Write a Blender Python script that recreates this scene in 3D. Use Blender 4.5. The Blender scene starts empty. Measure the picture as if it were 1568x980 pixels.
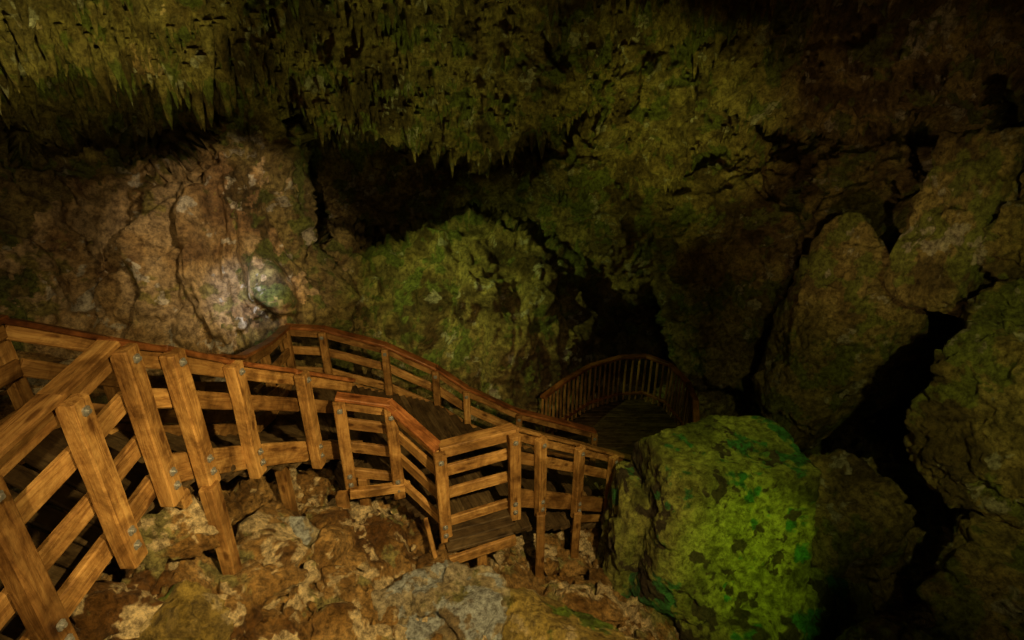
import bpy, bmesh, math, random
import numpy as np
from concurrent.futures import ThreadPoolExecutor
from mathutils import Vector, Matrix
random.seed(7); rng=np.random.RandomState(11)
sc=bpy.context.scene
# ------------------------------------------------------------------ noise
_G=rng.normal(size=(256,3)); _G/=np.linalg.norm(_G,axis=1)[:,None]; _G=_G.astype(np.float32)
_R=rng.rand(4096,6).astype(np.float32)
_pool=ThreadPoolExecutor(8)
def par(f,P):
    if len(P)<20000: return f(P)
    return np.concatenate(list(_pool.map(f,np.array_split(P,32))))
def _h(ix,iy,iz,seed):
    h=(ix*np.int64(73856093))^(iy*np.int64(19349663))^(iz*np.int64(83492791))^np.int64(seed*2654435)
    h=(h^(h>>13))*np.int64(1274126177)
    return (h^(h>>16))&0x7fffffff
def perlin(P,seed=0):
    P=P.astype(np.float32); F=np.floor(P); I=F.astype(np.int64); f=P-F
    u=f*f*f*(f*(f*6-15)+10); out=np.zeros(len(P),np.float32)
    for dx in (0,1):
        wx=u[:,0] if dx else 1-u[:,0]
        for dy in (0,1):
            wy=u[:,1] if dy else 1-u[:,1]
            for dz in (0,1):
                wz=u[:,2] if dz else 1-u[:,2]
                g=_G[_h(I[:,0]+dx,I[:,1]+dy,I[:,2]+dz,seed)&255]
                out+=wx*wy*wz*((f[:,0]-dx)*g[:,0]+(f[:,1]-dy)*g[:,1]+(f[:,2]-dz)*g[:,2])
    return out*1.6
_M=np.array([[0.,.8,.6],[-.8,.36,-.48],[-.6,-.48,.64]],np.float32)
def fbm(P,octv=4,seed=0,gain=.5,ridge=False):
    Q=P.astype(np.float32); a=1.;o=0.
    for i in range(octv):
        n=perlin(Q,seed+i*7)
        if ridge: n=1-2*np.abs(n)
        o=o+a*n; a*=gain; Q=(Q@_M.T)*2.03+1.7
    return o
def cells(P,seed=0):
    P=P.astype(np.float32); I=np.floor(P).astype(np.int64)
    d1=np.full(len(P),9.,np.float32); d2=d1.copy(); tl=np.zeros(len(P),np.float32)
    for dx in (-1,0,1):
        for dy in (-1,0,1):
            for dz in (-1,0,1):
                J=I+np.array([dx,dy,dz]); r=_R[_h(J[:,0],J[:,1],J[:,2],seed)&4095]
                v=P-(J+r[:,:3]); d=(v*v).sum(1)
                t=(v*(r[:,3:6]-.5)).sum(1)*1.8+(r[:,3]-.5)*.4
                m=d<d1; d2=np.where(m,d1,np.minimum(d2,d)); tl=np.where(m,t,tl); d1=np.where(m,d,d1)
    return np.sqrt(d1),np.sqrt(d2),tl
def _crag(P,s,seed,fine):
    W=P+ .22*s*np.stack([fbm(P/s*1.3,3,seed+50),fbm(P/s*1.3,3,seed+60),fbm(P/s*1.3,3,seed+70)],1)
    a,b,t=cells(W/(1.0*s)*np.array([1,1,1.3]),seed+1)
    o=.30*s*t*np.clip((b-a)/.12,0,1)
    a,b,t=cells(W/(.36*s)*np.array([1,1,1.4])+3.3,seed+2)
    o=o+.13*s*t*np.clip((b-a)/.15,.0,1)
    o=o+.11*s*fbm(P/s*.8,3,seed+3)
    if fine: o=o+.045*s*fbm(P/s*3.2,4,seed+4,.62)
    return o
def crag(P,s=1.,seed=0,fine=True): return par(lambda Q:_crag(Q,s,seed,fine),P)
# ------------------------------------------------------------------ mesh helper
def mk(name,V,Fq,mat,smooth=True,parent=None,fields=False):
    me=bpy.data.meshes.new(name)
    V=np.asarray(V,np.float32); Fq=np.asarray(Fq,np.int32); n=Fq.shape[1]
    me.vertices.add(len(V)); me.vertices.foreach_set('co',V.ravel())
    me.loops.add(Fq.size); me.loops.foreach_set('vertex_index',Fq.ravel())
    me.polygons.add(len(Fq)); me.polygons.foreach_set('loop_start',np.arange(len(Fq),dtype=np.int32)*n)
    me.update(calc_edges=True)
    me.polygons.foreach_set('use_smooth',np.full(len(me.polygons),smooth))
    me.materials.append(mat)
    if fields:
        def ff(Q): return np.stack([fbm(Q*.9,5,901,.6),fbm(Q*1.5+9,5,951,.68),fbm(Q*1.9+4,5,981,.7)],1)
        A=par(ff,V)*.5+.5; A=np.concatenate([A,np.ones((len(A),1),np.float32)],1).astype(np.float32)
        at=me.attributes.new('mf','FLOAT_COLOR','POINT'); at.data.foreach_set('color',A.ravel())
    ob=bpy.data.objects.new(name,me); sc.collection.objects.link(ob)
    if parent: ob.parent=parent
    return ob
def gridf(nu,nv):
    i=np.arange(nu*nv).reshape(nv,nu)
    return np.stack([i[:-1,:-1],i[:-1,1:],i[1:,1:],i[1:,:-1]],-1).reshape(-1,4)
def gnorm(V,nu,nv):
    G=V.reshape(nv,nu,3); a=np.gradient(G,axis=1); b=np.gradient(G,axis=0)
    n=np.cross(a,b); n/=np.linalg.norm(n,axis=2)[...,None]+1e-9
    return n.reshape(-1,3)
# ------------------------------------------------------------------ materials
def newmat(name):
    m=bpy.data.materials.new(name); m.use_nodes=True; nt=m.node_tree; nt.nodes.clear()
    o=nt.nodes.new('ShaderNodeOutputMaterial'); b=nt.nodes.new('ShaderNodeBsdfPrincipled')
    nt.links.new(b.outputs[0],o.inputs[0]); return m,nt,b
def N(nt,t,**k):
    n=nt.nodes.new(t)
    for a,v in k.items(): setattr(n,a,v)
    return n
def noise(nt,co,scale,detail=3,rough=.6,dist=0.):
    n=N(nt,'ShaderNodeTexNoise'); n.inputs['Scale'].default_value=scale; n.inputs['Detail'].default_value=detail
    n.inputs['Roughness'].default_value=rough; n.inputs['Distortion'].default_value=dist
    nt.links.new(co,n.inputs['Vector']); return n.outputs['Fac']
def ramp(nt,fac,stops):
    r=nt.nodes.new('ShaderNodeValToRGB'); e=r.color_ramp.elements
    while len(e)<len(stops): e.new(.5)
    for i,(p,c) in enumerate(stops):
        e[i].position=p; e[i].color=(*c,1) if len(c)==3 else c
    nt.links.new(fac,r.inputs[0]); return r.outputs[0]
def mix(nt,f,a,b,bt='MIX'):
    m=nt.nodes.new('ShaderNodeMix'); m.data_type='RGBA'; m.blend_type=bt
    for s,v in ((m.inputs[0],f),(m.inputs[6],a),(m.inputs[7],b)):
        if hasattr(v,'links'): nt.links.new(v,s)
        else: s.default_value=v if not isinstance(v,tuple) else (*v,1)
    return m.outputs[2]
def rockmat(name,base,pale=(.42,.40,.33),pale_t=.66,tint=(.10,.16,.03),tint_t=.7,bump=1.,rough=.6,fs=9.):
    m,nt,b=newmat(name); g=N(nt,'ShaderNodeNewGeometry'); co=g.outputs['Position']
    at=N(nt,'ShaderNodeAttribute',attribute_name='mf'); sp=N(nt,'ShaderNodeSeparateColor'); nt.links.new(at.outputs['Color'],sp.inputs[0])
    n1,n2,n3=sp.outputs
    c=ramp(nt,n1,[(.22,base[0]),(.42,base[1]),(.58,base[2]),(.8,base[3])])
    fine=noise(nt,co,fs,7,.80)
    mo=ramp(nt,n2,[(tint_t-.03,(0,0,0)),(tint_t+.08,(1,1,1))]); c=mix(nt,mo,c,tint)  # patch tint; on the green boulder it stands in for green lamplight
    pa=ramp(nt,n3,[(pale_t-.02,(0,0,0)),(pale_t+.07,(1,1,1))]); c=mix(nt,pa,c,pale)
    c=mix(nt,.95,c,ramp(nt,fine,[(.38,(.26,.23,.19)),(.49,(.8,.8,.8)),(.60,(1.5,1.5,1.45))]),'MULTIPLY')
    nt.links.new(c,b.inputs['Base Color'])
    nt.links.new(ramp(nt,n3,[(.3,(rough-.25,)*3),(.7,(rough+.2,)*3)]),b.inputs['Roughness'])
    b.inputs['Specular IOR Level'].default_value=.45
    b2=N(nt,'ShaderNodeBump'); b2.inputs['Strength'].default_value=bump; b2.inputs['Distance'].default_value=1.1/fs
    nt.links.new(fine,b2.inputs['Height']); nt.links.new(b2.outputs[0],b.inputs['Normal']); return m
M_wall=rockmat('cave_wall_rock',[(.10,.07,.03),(.25,.19,.08),(.36,.30,.12),(.18,.14,.06)],pale_t=.82,tint_t=.62,tint=(.16,.19,.05),fs=11)
M_warm=rockmat('flowstone_rock',[(.22,.14,.07),(.37,.26,.13),(.46,.35,.21),(.34,.26,.16)],pale=(.5,.48,.44),pale_t=.80,tint_t=.78,tint=(.25,.22,.08),bump=.6,fs=9)
M_ground=rockmat('cave_floor_rock',[(.14,.07,.022),(.31,.185,.062),(.46,.30,.12),(.20,.115,.04)],pale=(.66,.55,.36),pale_t=.57,tint=(.30,.28,.12),tint_t=.70,fs=15)
M_boul=rockmat('green_lit_boulder_rock',[(.14,.15,.04),(.32,.34,.09),(.40,.42,.12),(.24,.27,.07)],pale=(.07,.055,.035),pale_t=.65,tint=(.06,.24,.08),tint_t=.68,fs=10)  # green base and patches paint the green lamplight into the rock colour
M_right=rockmat('limestone_rock',[(.13,.10,.045),(.28,.22,.09),(.38,.31,.13),(.22,.18,.07)],pale_t=.78,tint=(.2,.23,.06),tint_t=.58,fs=11)
M_yel=rockmat('ochre_rock',[(.24,.18,.05),(.40,.31,.09),(.46,.38,.13),(.32,.26,.09)],pale=(.5,.42,.25),pale_t=.7,tint=(.12,.2,.03),tint_t=.68,fs=12)
M_blue=rockmat('pale_calcite_rock',[(.24,.19,.12),(.40,.35,.23),(.47,.43,.34),(.36,.30,.2)],pale=(.42,.48,.55),pale_t=.55,tint=(.2,.2,.08),tint_t=.66,fs=14)
def woodmat(name,c0,c1,c2,rough=.6):
    m,nt,b=newmat(name); a=N(nt,'ShaderNodeAttribute',attribute_name='wl'); r=N(nt,'ShaderNodeAttribute',attribute_name='rnd')
    mp=N(nt,'ShaderNodeMapping'); mp.inputs['Scale'].default_value=(1.2,14,14); nt.links.new(a.outputs['Vector'],mp.inputs['Vector'])
    g=noise(nt,mp.outputs[0],1.9,5,.72,.9)
    c=ramp(nt,g,[(.32,c0),(.48,c1),(.66,c2)])
    st=ramp(nt,noise(nt,a.outputs['Vector'],2.6,5,.75,.5),[(.36,(.26,.2,.15)),(.5,(.8,.75,.7)),(.60,(1.2,1.2,1.2))]); c=mix(nt,.85,c,st,'MULTIPLY')
    v=N(nt,'ShaderNodeTexVoronoi'); v.inputs['Scale'].default_value=1
    mk2=N(nt,'ShaderNodeMapping'); mk2.inputs['Scale'].default_value=(3,8,8); nt.links.new(a.outputs['Vector'],mk2.inputs['Vector']); nt.links.new(mk2.outputs[0],v.inputs['Vector'])
    kr=ramp(nt,v.outputs['Distance'],[(.12,(.25,.16,.1)),(.22,(1,1,1))]); c=mix(nt,.8,c,kr,'MULTIPLY')
    rr=ramp(nt,r.outputs['Fac'],[(0,(.6,.54,.48)),(1,(1.15,1.12,1.05))]); c=mix(nt,1.,c,rr,'MULTIPLY')
    nt.links.new(c,b.inputs['Base Color']); b.inputs['Roughness'].default_value=rough; b.inputs['Specular IOR Level'].default_value=.35
    bp=N(nt,'ShaderNodeBump'); bp.inputs['Strength'].default_value=.6; bp.inputs['Distance'].default_value=.014; nt.links.new(g,bp.inputs['Height']); nt.links.new(bp.outputs[0],b.inputs['Normal'])
    return m
M_wood=woodmat('weathered_timber',(.19,.10,.036),(.39,.235,.085),(.52,.35,.145))
M_red=woodmat('wet_handrail_timber',(.14,.05,.02),(.29,.12,.045),(.38,.18,.07),.42)
M_deck=woodmat('dark_decking',(.05,.035,.02),(.1,.075,.04),(.15,.11,.06),.7)
M_bolt,nt,b=newmat('galvanised_steel'); g=N(nt,'ShaderNodeNewGeometry')
nt.links.new(ramp(nt,noise(nt,g.outputs['Position'],60,3,.5),[(.3,(.3,.32,.34)),(.7,(.5,.53,.56))]),b.inputs['Base Color']); b.inputs['Metallic'].default_value=.7; b.inputs['Roughness'].default_value=.5
# ------------------------------------------------------------------ cave shell
def ell(P,c,r):
    q=(P-np.array(c))/np.array(r); return (np.linalg.norm(q,axis=1)-1)*min(r)
def smin(a,b,k=.26):
    h=np.clip(.5+.5*(b-a)/k,0,1); return b*(1-h)+a*h-k*h*(1-h)
MASS=[((-9.6,8.3,2.1),(2.6,1.8,2.1)),((-7.2,9.1,2.0),(2.6,1.6,2.1)),((-4.9,10.3,1.55),(2.4,1.7,2.15)),((-2.8,11.8,.9),(2.1,1.9,2.3)),((-.6,13.2,.2),(2.2,2.0,2.5)),
 ((-1.9,10.6,2.2),(1.5,1.3,1.9)),((.3,12.0,1.6),(1.2,1.1,1.7)),
 ((1.3,13.8,1.2),(1.6,1.8,2.6)),((3.2,13.0,-.4),(1.5,1.5,2.2)),((1.7,13.4,-2.2),(.9,1.2,.9)),((6.2,11.6,.8),(2.6,2.0,2.2)),((9.2,9.8,1.),(2.,2.2,1.6)),
 ((4.9,12.4,-4.4),(1.4,1.7,3.0)),((2.4,14.0,-4.0),(2.,1.6,2.2)),((7.4,11.8,-3.5),(1.4,1.6,3.)),
 ((-.9,12.3,-6.4),(3.3,2.1,3.05)),((-.4,11.0,-6.7),(1.7,1.2,2.1)),((-3.6,12.0,-6.0),(1.5,1.6,2.5)),((-2.3,11.0,-6.6),(1.1,1.1,1.7)),((-.9,11.0,-4.6),(.8,.8,.7)),((.5,11.6,-5.0),(.7,.8,1.1)),
 ((-4.75,11.0,-2.3),(.85,1.1,1.7)),((-4.5,10.2,-2.1),(.6,.6,.6)),((-5.3,10.4,-4.0),(1.8,1.5,2.4)),((-6.0,9.8,-4.9),(1.7,1.4,1.9)),((-4.3,9.9,-4.6),(1.0,1.0,1.6)),((-5.1,9.3,-4.2),(.6,.6,.7)),
 ((-8.0,11.2,-3.7),(2.0,1.6,2.3)),((-9.4,9.4,-3.6),(2.0,1.8,2.6)),((-7.9,8.7,-5.0),(1.2,1.1,1.6)),
 ((10.2,8.5,-4.5),(2.2,2.6,4.0))]
def sdf(P):
    d=-ell(P,(-1.2,5.2,-4.),(12.5,10.4,6.2))
    for c,r in MASS: d=smin(d,ell(P,c,r))
    return d
def dirs(nu,nv):
    az=np.radians(np.linspace(-88,88,nu)); el=np.radians(np.linspace(-55,66,nv))
    A,E=np.meshgrid(az,el); return np.stack([np.sin(A)*np.cos(E),np.cos(A)*np.cos(E),np.sin(E)],-1).reshape(-1,3)
S=np.array([0.,1.,-1.]); nu,nv=301,221
D=dirs(nu,nv)
def trace(D):
    t=np.zeros(len(D))
    for i in range(55): t=np.clip(t+.75*sdf(S+D*t[:,None]),0,25)
    return t
T=par(trace,D).reshape(nv,nu); NU,NV=1151,801
xi=np.linspace(0,nu-1,NU); yi=np.linspace(0,nv-1,NV)
T=np.stack([np.interp(xi,np.arange(nu),r) for r in T]); T=np.stack([np.interp(yi,np.arange(nv),T[:,j]) for j in range(NU)],1)
V=S+dirs(NU,NV)*T.reshape(-1)[:,None]
n=gnorm(V,NU,NV); n*=np.sign(((S-V)*n).sum(1))[:,None]
dd=crag(V,1.9,3,False)*.95+crag(V,.6,9,True)*1.1
drap=np.clip((V[:,2]+2.9+.8*par(lambda q:fbm(q*.5,2,88),V))/1.2,0,1)
dd+=drap*.20*par(lambda q:fbm(q*np.array([2.0,2.0,.6]),3,31,.55),V)
nod=par(lambda q:fbm(q*np.array([5.0,5.0,1.6]),3,41,.6,True),V)
dd+=(.2+.9*drap)*.07*nod
flow=1.2*np.exp(-(((V-np.array([-5.6,9,-3.4]))/np.array([2.2,2.4,3]))**2).sum(1))+np.exp(-(((V-np.array([-.8,11.0,-5]))/np.array([2.8,2,2]))**2).sum(1))
flow=np.clip(flow*1.3,0,1)
dd*=(1-.62*flow)
def fold(q):
    f=fbm(q*np.array([1.7,1.7,.32])+.35*np.stack([fbm(q*.8,2,301)]*3,1),3,77,.5)
    return f-.7*np.abs(fbm(q*np.array([1.3,1.3,.45]),2,79,.5))
dd+=flow*.40*par(fold,V)
V=V+n*dd[:,None]
F=gridf(NU,NV)
shell=mk('cave_wall',V,F,M_wall,fields=True)
shell.data.materials.append(M_warm)
cen=V[F[:,0]]; fm=np.exp(-(((cen-np.array([-6.2,9,-3.2]))/np.array([2.0,2.4,2.8]))**2).sum(1))+.3*par(lambda q:fbm(q*1.2,4,5,.6),cen)
shell.data.polygons.foreach_set('material_index',(fm>.40).astype(np.int32))
# stalactites
SV=[];SF=[];k=8;rings=8;o=0
def pickn(mask,wt,cnt):
    c=np.where(mask)[0]; w_=wt[c]; return rng.choice(c,min(cnt,len(c)),p=w_/w_.sum(),replace=False)
nz=np.clip(-n[:,2],0,1)
p1=pickn((n[:,2]<-.4)&(n[:,2]>-.93)&(V[:,1]>6.8)&(V[:,1]<11)&(V[:,0]<-1.5)&(V[:,2]<.6)&(V[:,2]>-1.2),nz,420)
p3=pickn((n[:,2]<-.5)&(n[:,1]<-.15)&(V[:,1]>6.8)&(V[:,0]<-4)&(V[:,0]>-9.5)&(V[:,2]<.4)&(V[:,2]>-.8),nz,190)
p4=pickn((n[:,2]<-.25)&(n[:,1]<-.1)&(V[:,1]>8.5)&(V[:,0]>-4)&(V[:,0]<4.6)&(V[:,2]<1.)&(V[:,2]>-3),nz**1.5,420)
p2=pickn((n[:,2]<.1)&(V[:,1]>8)&(V[:,2]>-2.9)&(V[:,2]<1.2)&(V[:,0]<5),.3+nz,2000)
for idx,lo,hi,pw_ in ((p1,.10,.5,2.2),(p3,.22,.8,1.8),(p4,.14,.55,2.),(p2,.07,.30,2.2)):
  for pnt in idx:
    p=V[pnt]+np.array([0,0,.06]); L=lo+(hi-lo)*rng.rand()**pw_; r0=L*(.10+.05*rng.rand())+.018
    bx,by=rng.randn(2)*.02
    for j in range(rings):
        tt=j/(rings-1); r=r0*(1-tt)**.75*(1+.16*rng.randn())+.004
        for q in range(k):
            a=q*2*math.pi/k; SV.append((p[0]+bx*tt+r*math.cos(a),p[1]+by*tt+r*math.sin(a),p[2]-L*tt))
    for j in range(rings-1):
        for q in range(k):
            a=o+j*k+q; b_=o+j*k+(q+1)%k; SF.append((a,b_,b_+k,a+k))
    o+=k*rings
mk('stalactites',SV,SF,M_wall,fields=True)
# ------------------------------------------------------------------ ground
CP=np.array([(-4,1.5,-3.9),(-2.7,3.3,-3.4),(-2.9,2.6,-3.55),(-2.25,3.5,-4.2),(-2.3,4.1,-4.5),(-1.66,4.7,-4.95),(-1.1,3.5,-4.85),(-.56,4.1,-5.15),
 (.3,5.5,-6.4),(-.2,5.2,-6.0),(.5,4.8,-6.2),(.4,3.6,-5.7),(1.1,6,-7.0),(2.1,9.9,-8.),(-2,8,-6.6),(-1,9,-7),(-1,10.5,-7),(-3,7,-5.8),(-4.5,6,-4.6),(-4.5,8,-5.2),(-6,5,-4.0),(-7,7,-4.2),
 (-5,10,-6),(3,4.5,-7.),(5,4,-7.4),(7,6,-7.4),(4,9,-8.4),(0,1,-5.6),(3,1,-6.8),(-3,0,-4.6),(8,0,-7),(-8,0,-4.5),(0,14,-7.5),(6,12,-8.4),(-2,2.4,-4.4),(-3.4,4.6,-4.2)],float)
def gh(x,y):
    x=np.asarray(x,float); y=np.asarray(y,float); nsum=0;wsum=0
    for a,b_,c in CP:
        w=1/((x-a)**2+(y-b_)**2+.12)**1.7; nsum=nsum+w*c; wsum=wsum+w
    return nsum/wsum
gx=np.concatenate([np.linspace(-13,-4.3,60)[:-1],np.linspace(-4.3,2.4,451)[:-1],np.linspace(2.4,13,90)]); gy=np.concatenate([np.linspace(-7,2,60)[:-1],np.linspace(2,7,341)[:-1],np.linspace(7,17,110)])
nx,ny=len(gx),len(gy); X,Y=np.meshgrid(gx,gy); X=X.ravel();Y=Y.ravel(); Z=gh(X,Y)
G=np.stack([X,Y,Z],1); G[:,2]+=crag(G,.8,21,False)*.9+crag(G,.3,27,True)*1.15
mk('ground',G,gridf(nx,ny),M_ground,fields=True)
# ------------------------------------------------------------------ rocks
_ico={}
def ico(s):
    if s not in _ico:
        bm=bmesh.new(); bmesh.ops.create_icosphere(bm,subdivisions=s,radius=1); bm.verts.ensure_lookup_table()
        _ico[s]=(np.array([v.co[:] for v in bm.verts]),np.array([[v.index for v in f.verts] for f in bm.faces])); bm.free()
    return _ico[s]
AX=np.array([(1,0,0),(-1,0,0),(0,1,0),(0,-1,0),(0,0,1),(0,0,-1)],float)
def rockgeo(c,r,seed,sub=6,box=False,rot=(0,0,0),s=.6,amp=1.,top=0,np_=13,p=18):
    d,f=ico(sub); rr=np.random.RandomState(seed)
    nn=rr.normal(size=(np_,3)); nn/=np.linalg.norm(nn,axis=1)[:,None]; h=rr.uniform(.72,1.0,np_)
    if box:
        nn=np.concatenate([AX+rr.normal(size=(6,3))*.08,nn]); nn/=np.linalg.norm(nn,axis=1)[:,None]; h=np.concatenate([rr.uniform(.92,1.02,6),h*.2+1.12])
    k=((np.clip(d@nn.T,0,None)/h)**p).sum(1)**(-1/p); P=d*np.clip(k,0,1.6)[:,None]
    P=P*np.array(r)
    P[:,:2]*=(1-top*(P[:,2:3]/r[2]))
    R=np.array(Matrix.Rotation(rot[2],3,'Z')@Matrix.Rotation(rot[1],3,'Y')@Matrix.Rotation(rot[0],3,'X'))
    P=P@R.T; nrm=d@R.T; P=P+np.array(c)
    return P+nrm*(amp*crag(P,s,seed,True))[:,None],f
def rock(name,c,r,seed,mat,**k):
    P,f=rockgeo(c,r,seed,**k); return mk(name,P,f,mat,fields=True)
def group(name,parts,mat):
    Vs=[];Fs=[];o=0
    for a in parts:
        P,f=rockgeo(*a[:3],**a[3]); Vs.append(P);Fs.append(f+o);o+=len(P)
    return mk(name,np.concatenate(Vs),np.concatenate(Fs),mat,fields=True)
group('green_boulder',[((2.72,5.75,-5.6),(1.03,.8,1.1),5,dict(sub=7,box=True,rot=(-.1,.05,.04),s=.42,amp=.6,top=.09,p=40)),
  ((1.72,5.95,-6.1),(.36,.5,.95),8,dict(sub=6,box=True,rot=(0,.15,0),s=.45,amp=.7)),
  ((3.0,5.3,-6.7),(1.45,.9,.6),9,dict(sub=6,s=.5))],M_boul)  # green of the lamp is put into this rock's colour, no growth
group('limestone_slab',[((5.75,9.3,-5.1),(.95,.9,2.2),15,dict(sub=7,rot=(.1,.2,.2),s=.8,amp=.7,top=.15)),
  ((7.3,9.9,-5.2),(1.0,.8,2.2),19,dict(sub=6,rot=(.1,.25,.2),s=.9,amp=.6)),
  ((4.75,6.3,-6.8),(.75,.7,1.3),16,dict(sub=6,box=True,rot=(0,-.1,.3),s=.55)),
  ((4.8,8.0,-7.4),(1.1,.8,.8),17,dict(sub=6,s=.6)),((6.0,7.3,-7.4),(.9,.8,1.2),18,dict(sub=6,s=.6))],M_right)
group('limestone_outcrop',[((6.62,8.1,-2.25),(.52,.6,1.25),22,dict(sub=6,box=True,rot=(0,.16,.3),s=.42)),
  ((7.35,6.9,-1.15),(.75,.7,.58),23,dict(sub=6,box=True,rot=(0.1,-.14,.2),s=.45,p=30)),
  ((7.3,7.0,-2.25),(.9,.75,.5),28,dict(sub=6,box=True,rot=(0.12,.12,.35),s=.45,p=30)),
  ((6.85,6.4,-3.0),(.75,.7,.42),29,dict(sub=6,box=True,rot=(.05,.12,.2),s=.45,p=30)),
  ((6.0,5.5,-3.95),(.8,.8,1.05),24,dict(sub=7,box=True,rot=(0,.16,.25),s=.5,p=26)),
  ((5.85,4.4,-5.4),(1.0,.9,.8),25,dict(sub=6,s=.55)),((4.5,3.9,-6.05),(.55,.5,.5),26,dict(sub=6,s=.45)),
  ((8.3,7.1,-4.2),(1.2,1.6,4.2),27,dict(sub=6,s=1.0))],M_right)
rock('ochre_boulder',(.36,3.7,-5.42),(.66,.5,.42),31,M_yel,sub=6,s=.4,amp=.6)
rock('calcite_boulder',(-.66,4.05,-5.02),(.5,.4,.38),32,M_blue,sub=6,s=.36,amp=1.3)
rock('green_boulder',(-2.65,2.75,-3.9),(.35,.3,.28),33,M_yel,sub=6,s=.35)
rock('brown_boulder',(-2.75,3.4,-3.35),(.42,.3,.3),34,M_ground,sub=6,s=.3)
rock('pale_boulder',(-2.3,4.25,-4.45),(.24,.22,.3),35,M_blue,sub=5,s=.25)
parts=[]
for i in range(520):
    x=random.uniform(-4.2,1.8) if i<470 else random.uniform(1,5); y=random.uniform(2.2,6.6) if i<470 else random.uniform(3,8)
    s_=.035+.22*random.random()**3; z=float(gh(x,y))+s_*.3
    parts.append(((x,y,z),(s_*random.uniform(.8,1.5),s_*random.uniform(.7,1.1),s_*random.uniform(.5,.95)),100+i,dict(sub=5 if s_>.14 else (4 if s_>.08 else 3),rot=(random.uniform(-.6,.6),random.uniform(-.6,.6),random.random()*6),s=s_*1.6,amp=.7,np_=9,p=24)))
group('rubble',parts,M_ground)
# ------------------------------------------------------------------ timber
class Tim:
    def __init__(s): s.V=[];s.F=[];s.W=[];s.R=[]
    def box(s,p0,p1,w,h,up=(0,0,1),bev=.010,jit=.004):
        p0=Vector(p0);p1=Vector(p1); x=(p1-p0); L=x.length; x.normalize(); u=Vector(up)
        y=u.cross(x)
        if y.length<1e-4: y=Vector((0,1,0)).cross(x)
        y.normalize(); z=x.cross(y)
        off=Vector((random.random()*30,random.random()*30,random.random()*30)); rr=random.random()
        b=min(bev,w*.2,h*.2); w2=w/2;h2=h/2
        sec=[(-w2+b,-h2),(w2-b,-h2),(w2,-h2+b),(w2,h2-b),(w2-b,h2),(-w2+b,h2),(-w2,h2-b),(-w2,-h2+b)]
        st=[(0,.93),(b,1.)]; m=max(1,int(L/.3))
        for i in range(1,m): st.append((L*i/m,1.))
        st+=[(L-b,1.),(L,.93)]
        o=len(s.V)
        for (t,k) in st:
            jy=random.uniform(-jit,jit);jz=random.uniform(-jit,jit)
            for a,c in sec:
                e_=random.uniform(.985,1.012) if jit else 1
                s.V.append(tuple(p0+x*t+y*(a*k*e_+jy)+z*(c*k*e_+jz))); s.W.append((t+off.x,a+off.y,c+off.z)); s.R.append(rr)
        for i in range(len(st)-1):
            for q in range(8):
                a=o+i*8+q;b_=o+i*8+(q+1)%8; s.F.append((a,b_,b_+8,a+8))
        e=o+(len(st)-1)*8
        for base,fl in ((o,True),(e,False)):
            for tri in ((0,1,2,7),(7,2,3,6),(6,3,4,5)):
                t_=tuple(base+i for i in tri); s.F.append(t_[::-1] if fl else t_)
    def make(s,name,mat,parent):
        ob=mk(name,s.V,s.F,mat,False,parent)
        a=ob.data.attributes.new('wl','FLOAT_VECTOR','POINT'); a.data.foreach_set('vector',np.array(s.W,np.float32).ravel())
        a=ob.data.attributes.new('rnd','FLOAT','POINT'); a.data.foreach_set('value',np.array(s.R,np.float32)); return ob
def empty(name):
    e=bpy.data.objects.new(name,None); sc.collection.objects.link(e); return e
posts=Tim();rails=Tim();caps=Tim();capw=Tim();deck=Tim();string=Tim();bolts=Tim()
V3=lambda *a:Vector(a)
def bolt(p,side):
    p=Vector(p); side=Vector(side).normalized()
    bolts.box(p,p+side*.012,.055,.055,bev=.014,jit=0); bolts.box(p+side*.012,p+side*.03,.026,.026,bev=.007,jit=0)
def rail_run(pts,side,levels=(-.43,),post_idx=None,L=1.25,pw=.13,stringer=True,cap=caps,bh=.14,sdrop=-1.03,sh=.22):
    side=Vector(side).normalized(); pts=[Vector(p) for p in pts]
    for a,b in zip(pts[:-1],pts[1:]):
        d=(b-a).normalized(); e=d*.02
        cap.box(a-e+V3(0,0,-.02),b+e+V3(0,0,-.02),.15,.045)
        rails.box(a+V3(0,0,-.12),b+V3(0,0,-.12),.045,.12)
        for l in levels: rails.box(a+V3(0,0,l),b+V3(0,0,l),.045,bh)
        if stringer: string.box(a+V3(0,0,sdrop),b+V3(0,0,sdrop),.06,sh)
    for i,p in enumerate(pts):
        if post_idx is not None and i not in post_idx: continue
        q=p+side*(.03+pw*.45)
        posts.box(q+V3(0,0,-.045),q+V3(random.uniform(-.012,.012),0,-L),pw,pw*.8,up=side)
        f=q+side*(pw*.4+.002)
        bolt(f+V3(0,0,-.12),side); bolt(f+V3(0,0,-L+.14),side); bolt(f+V3(0,0,-L+.26),side)
A=[(-2.62,.9,-1.9),(-2.6,1.5,-1.83),(-2.58,2.08,-1.77),(-2.53,2.66,-1.68),(-2.5,3.12,-1.60)]
rail_run(A,(1,0,0),levels=(-.42,-.76),L=1.27,pw=.14,sdrop=-1.1,sh=.16,cap=capw)
B=[(-2.5,3.14,-1.60),(-2.46,3.50,-1.83),(-2.45,4.21,-2.32),(-2.24,5.04,-2.9),(-1.92,5.8,-3.46)]
rail_run(B,(1,-.1,0),levels=(-.43,),post_idx=[1,2,3],L=1.22,pw=.14)
C1=[(-1.9,5.27,-3.36),(-1.37,5.32,-3.48),(-.785,4.88,-3.74)]
rail_run(C1,(.35,-1,0),levels=(-.36,-.68),L=1.27,pw=.13,stringer=True,sdrop=-1.05,sh=.12)
C2=[(-.76,4.9,-3.74),(0,5.21,-3.73)]
rail_run(C2,(.3,-1,0),levels=(-.36,-.68),post_idx=[1],L=1.25,pw=.13,sdrop=-1.08,sh=.12,cap=capw)
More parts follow.
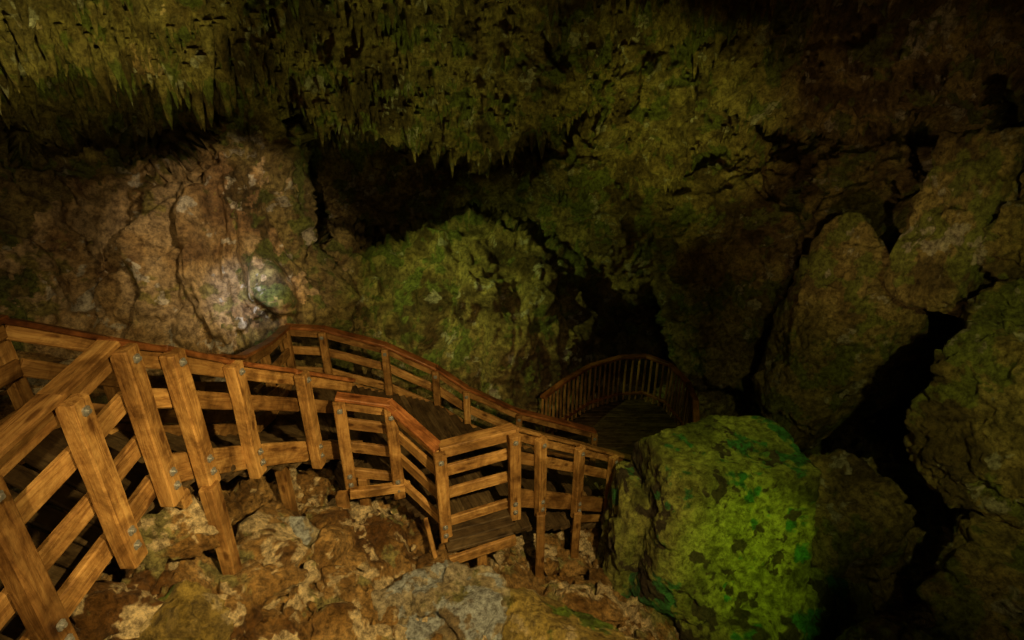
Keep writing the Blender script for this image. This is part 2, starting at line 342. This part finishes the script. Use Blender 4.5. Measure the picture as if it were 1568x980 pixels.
C3=[(.02,5.25,-3.75),(.28,5.56,-4.06),(.84,6.2,-4.69),(1.41,6.7,-5.23),(2.06,7.22,-5.8)]
rail_run(C3,(.75,-.75,0),levels=(-.42,),post_idx=[1,2,3,4],L=1.24,pw=.13,cap=capw)
FL=[(-4.0,.8,-1.75),(-3.9,2.4,-1.75),(-3.8,3.82,-1.75),(-3.5,4.38,-2.2),(-3.3,5.2,-2.8),(-3.3,6.07,-3.31),(-3.38,7.0,-3.6),(-3.5,7.94,-3.8)]
rail_run(FL,(-1,.1,0),levels=(-.43,-.8),L=1.2,pw=.12)
FB=[(-3.5,7.96,-3.8),(-2.95,8.0,-3.86),(-2,8.0,-4.15),(-1.22,7.95,-4.53),(-.74,7.97,-4.92),(.125,8.3,-5.6),(1.52,8.66,-6.27)]
rail_run(FB,(0,-1,0),levels=(-.43,-.8),L=1.2,pw=.11)
def lerp_path(pts,n):
    pts=[Vector(p) for p in pts]; ls=[0]
    for a,b in zip(pts[:-1],pts[1:]): ls.append(ls[-1]+(b-a).length)
    out=[]
    for i in range(n):
        s_=ls[-1]*i/(n-1)
        for j in range(len(pts)-1):
            if s_<=ls[j+1]+1e-6:
                t_=(s_-ls[j])/(ls[j+1]-ls[j]); out.append(pts[j].lerp(pts[j+1],t_)); break
    return out
def treads(Lp,Rp,n,w,drop=1.14,th=.05):
    for a,b in zip(lerp_path(Lp,n),lerp_path(Rp,n)):
        z=(a.z+b.z)/2-drop; a=V3(a.x,a.y,z);b=V3(b.x,b.y,z)
        deck.box(a,b,w,th)
treads(A,FL[:3],16,.145)
treads(B,FL[2:6],13,.26)
treads([(-1.92,5.8,-3.5),(-1.9,5.27,-3.4)],[(-3.35,6.1,-3.4),(-3.45,7.9,-3.8)],9,.2)
treads([(-1.9,5.3,-3.5),(-1.37,5.34,-3.55),(-.78,4.95,-3.74),(0,5.25,-3.75)],[(-3.4,7.9,-3.8),(-2.95,7.95,-3.86),(-2,7.95,-4.1),(-1.3,7.9,-4.4)],20,.15)
treads([(0,5.25,-3.85)]+C3[1:],[(-1.22,7.9,-4.53),(-.74,7.9,-4.92),(.125,8.25,-5.6),(1.5,8.6,-6.2)],15,.24)
for i in range(4): deck.box((-.72,4.62-.0+i*.14,-4.93-.0),( .0,4.88+i*.14,-4.93),.13,.045)
string.box((-.80,4.50,-5.05),(.04,4.80,-4.98),.05,.13); string.box((-.82,4.5,-5.06),(-1.0,5.0,-4.9),.05,.13)
def support(x,y,ztop,w=.13):
    posts.box((x,y,ztop),(x+random.uniform(-.03,.03),y,float(gh(x,y))-.35),w,w*.85,up=(1,0,0))
for x,y,z in [(-2.33,3.42,-3.0),(-1.93,5.0,-4.5),(-1.75,5.3,-4.5),(-.35,4.85,-5.05),(.36,5.45,-5.2),(.92,6.1,-5.8),(1.5,6.6,-6.3),(-3.3,5.2,-3.9),(-3.4,7.5,-4.8),(-2,7.9,-5.2),(-.7,7.9,-6),(-2.5,4.9,-4.0),(-3.8,3.8,-2.9),(-3.9,2.2,-2.9)]: support(x,y,z)
string.box((-2.44,3.3,-3.02),(-3.8,3.75,-3.02),.09,.14); string.box((-1.85,5.05,-4.55),(-1.2,5.25,-4.6),.08,.12)
string.box((.9,6.15,-6.0),(1.45,6.65,-6.45),.06,.1)
E1=empty('wooden_staircase')
posts.make('posts',M_wood,E1);rails.make('rail_boards',M_wood,E1);caps.make('wet_handrails',M_red,E1);capw.make('handrails',M_wood,E1);deck.make('treads',M_deck,E1);string.make('stringers',M_wood,E1);bolts.make('bolts',M_bolt,E1)
E2=empty('viewing_platform'); pl=Tim();rl=Tim();bl=Tim()
PP=[(.6,9.45),(1.1,10.1),(1.7,10.7),(2.4,11.08),(3.0,11.15),(3.42,10.75),(3.6,10.0),(3.55,9.3),(3.35,8.55)]
zt=-6.08
for a,b in zip(PP[:-1],PP[1:]):
    rl.box((*a,zt),(*b,zt),.12,.07); rl.box((*a,zt-.95),(*b,zt-.95),.07,.07)
    a=Vector(a);b=Vector(b); m=max(3,int((b-a).length/.125))
    for i in range(m):
        p=a.lerp(b,i/m); bl.box((p.x,p.y,zt-.04),(p.x,p.y,zt-1.12),.055,.045,up=(1,0,0))
for i in range(26):
    y=8.1+i*.12
    xs=[]
    poly=[Vector(p) for p in PP]+[Vector((2.6,7.6)),Vector((.9,8.2))]
    for a,b in zip(poly,poly[1:]+poly[:1]):
        if (a.y-y)*(b.y-y)<0: xs.append(a.x+(b.x-a.x)*(y-a.y)/(b.y-a.y))
    if len(xs)>=2: pl.box((min(xs),y,zt-1.15),(max(xs),y,zt-1.15),.112,.04)
rl.make('curved_rail',M_red,E2);bl.make('balusters',M_wood,E2);pl.make('platform_decking',M_deck,E2)
# ------------------------------------------------------------------ light
w=bpy.data.worlds.new('World'); sc.world=w; w.use_nodes=True; nt=w.node_tree
bg=nt.nodes['Background']; sky=nt.nodes.new('ShaderNodeTexSky'); sky.sky_type='NISHITA'; sky.sun_disc=False
sky.sun_elevation=math.radians(8); sky.sun_rotation=math.radians(190); nt.links.new(mix(nt,1.,sky.outputs[0],(1,.85,.3),'MULTIPLY'),bg.inputs[0]); bg.inputs[1].default_value=.007
def aim(o,t): o.rotation_euler=(Vector(t)-o.location).to_track_quat('-Z','Y').to_euler()
def spot(name,loc,tgt,e,col,ang=60,blend=.7,rad=.15):
    l=bpy.data.lights.new(name,'SPOT'); l.energy=e; l.color=col; l.spot_size=math.radians(ang); l.spot_blend=blend; l.shadow_soft_size=rad
    o=bpy.data.objects.new(name,l); sc.collection.objects.link(o); o.location=loc; aim(o,tgt); return o
sl=bpy.data.lights.new('fill_sun','SUN'); sl.energy=.05; sl.angle=math.radians(10); sl.color=(1,.8,.4)  # weak sun added as general fill from behind the camera
so=bpy.data.objects.new('fill_sun',sl); sc.collection.objects.link(so); so.location=(0,-5,5); aim(so,(1,6,-2.))
spot('cave_lamp',(1.6,.6,.4),(-1.3,4.3,-4.7),1750,(1,.66,.23),70,.8,.05)
spot('cave_lamp',(-1.2,.2,.2),(-3.0,4.0,-2.6),290,(1,.64,.23),70,.9,.05)
spot('cave_lamp',(3.0,2.2,-3.4),(2.8,5.6,-5.95),280,(.64,.92,.04),42,1,.05)
spot('cave_lamp',(2.0,3.6,.4),(2.75,6.2,-4.6),400,(.85,.92,.14),34,1,.06)
spot('cave_lamp',(-2.2,5.4,-.6),(-4.8,9.8,-3.1),560,(1,.68,.32),40,.35,.04)
spot('cave_lamp',(-3.6,7.6,-2.6),(-4.8,9.6,-4.2),130,(.68,.80,1),46,1,.04)
spot('cave_lamp',(-4.5,4.5,.2),(-8.2,9.0,-3.4),100,(1,.70,.34),60,1,.08)
spot('cave_lamp',(-3.2,7.6,-1.2),(-.7,11.5,-4.6),600,(.74,.83,.16),62,1,.05)
spot('cave_lamp',(-3.4,5.4,-1.7),(-6.4,9.0,.9),420,(1,.85,.2),66,.9,.06)
spot('cave_lamp',(.5,6.5,-3.6),(-2.0,11.2,.2),380,(.92,.88,.18),66,1,.05)
spot('cave_lamp',(1.2,5.0,-3.8),(3.2,12.6,-1.0),820,(.92,.88,.15),42,1,.06)
spot('cave_lamp',(3,1.5,-.2),(6.8,6.2,-3.6),380,(.92,.82,.18),64,1,.05)
spot('cave_lamp',(3.5,6.5,-3.0),(7.0,10.6,-1.6),120,(1,.62,.24),90,1,.06)  # dim fill light added to lift the upper right wall out of black
# ------------------------------------------------------------------ camera
cam=bpy.data.cameras.new('camera'); cam.lens=20; cam.sensor_width=36; cam.clip_end=200; cam.clip_start=.05
co=bpy.data.objects.new('camera',cam); sc.collection.objects.link(co); co.location=(0,0,0); co.rotation_euler=(math.radians(65),0,0); sc.camera=co
sc.view_settings.view_transform='Standard'; sc.view_settings.look='None'; sc.view_settings.exposure=0
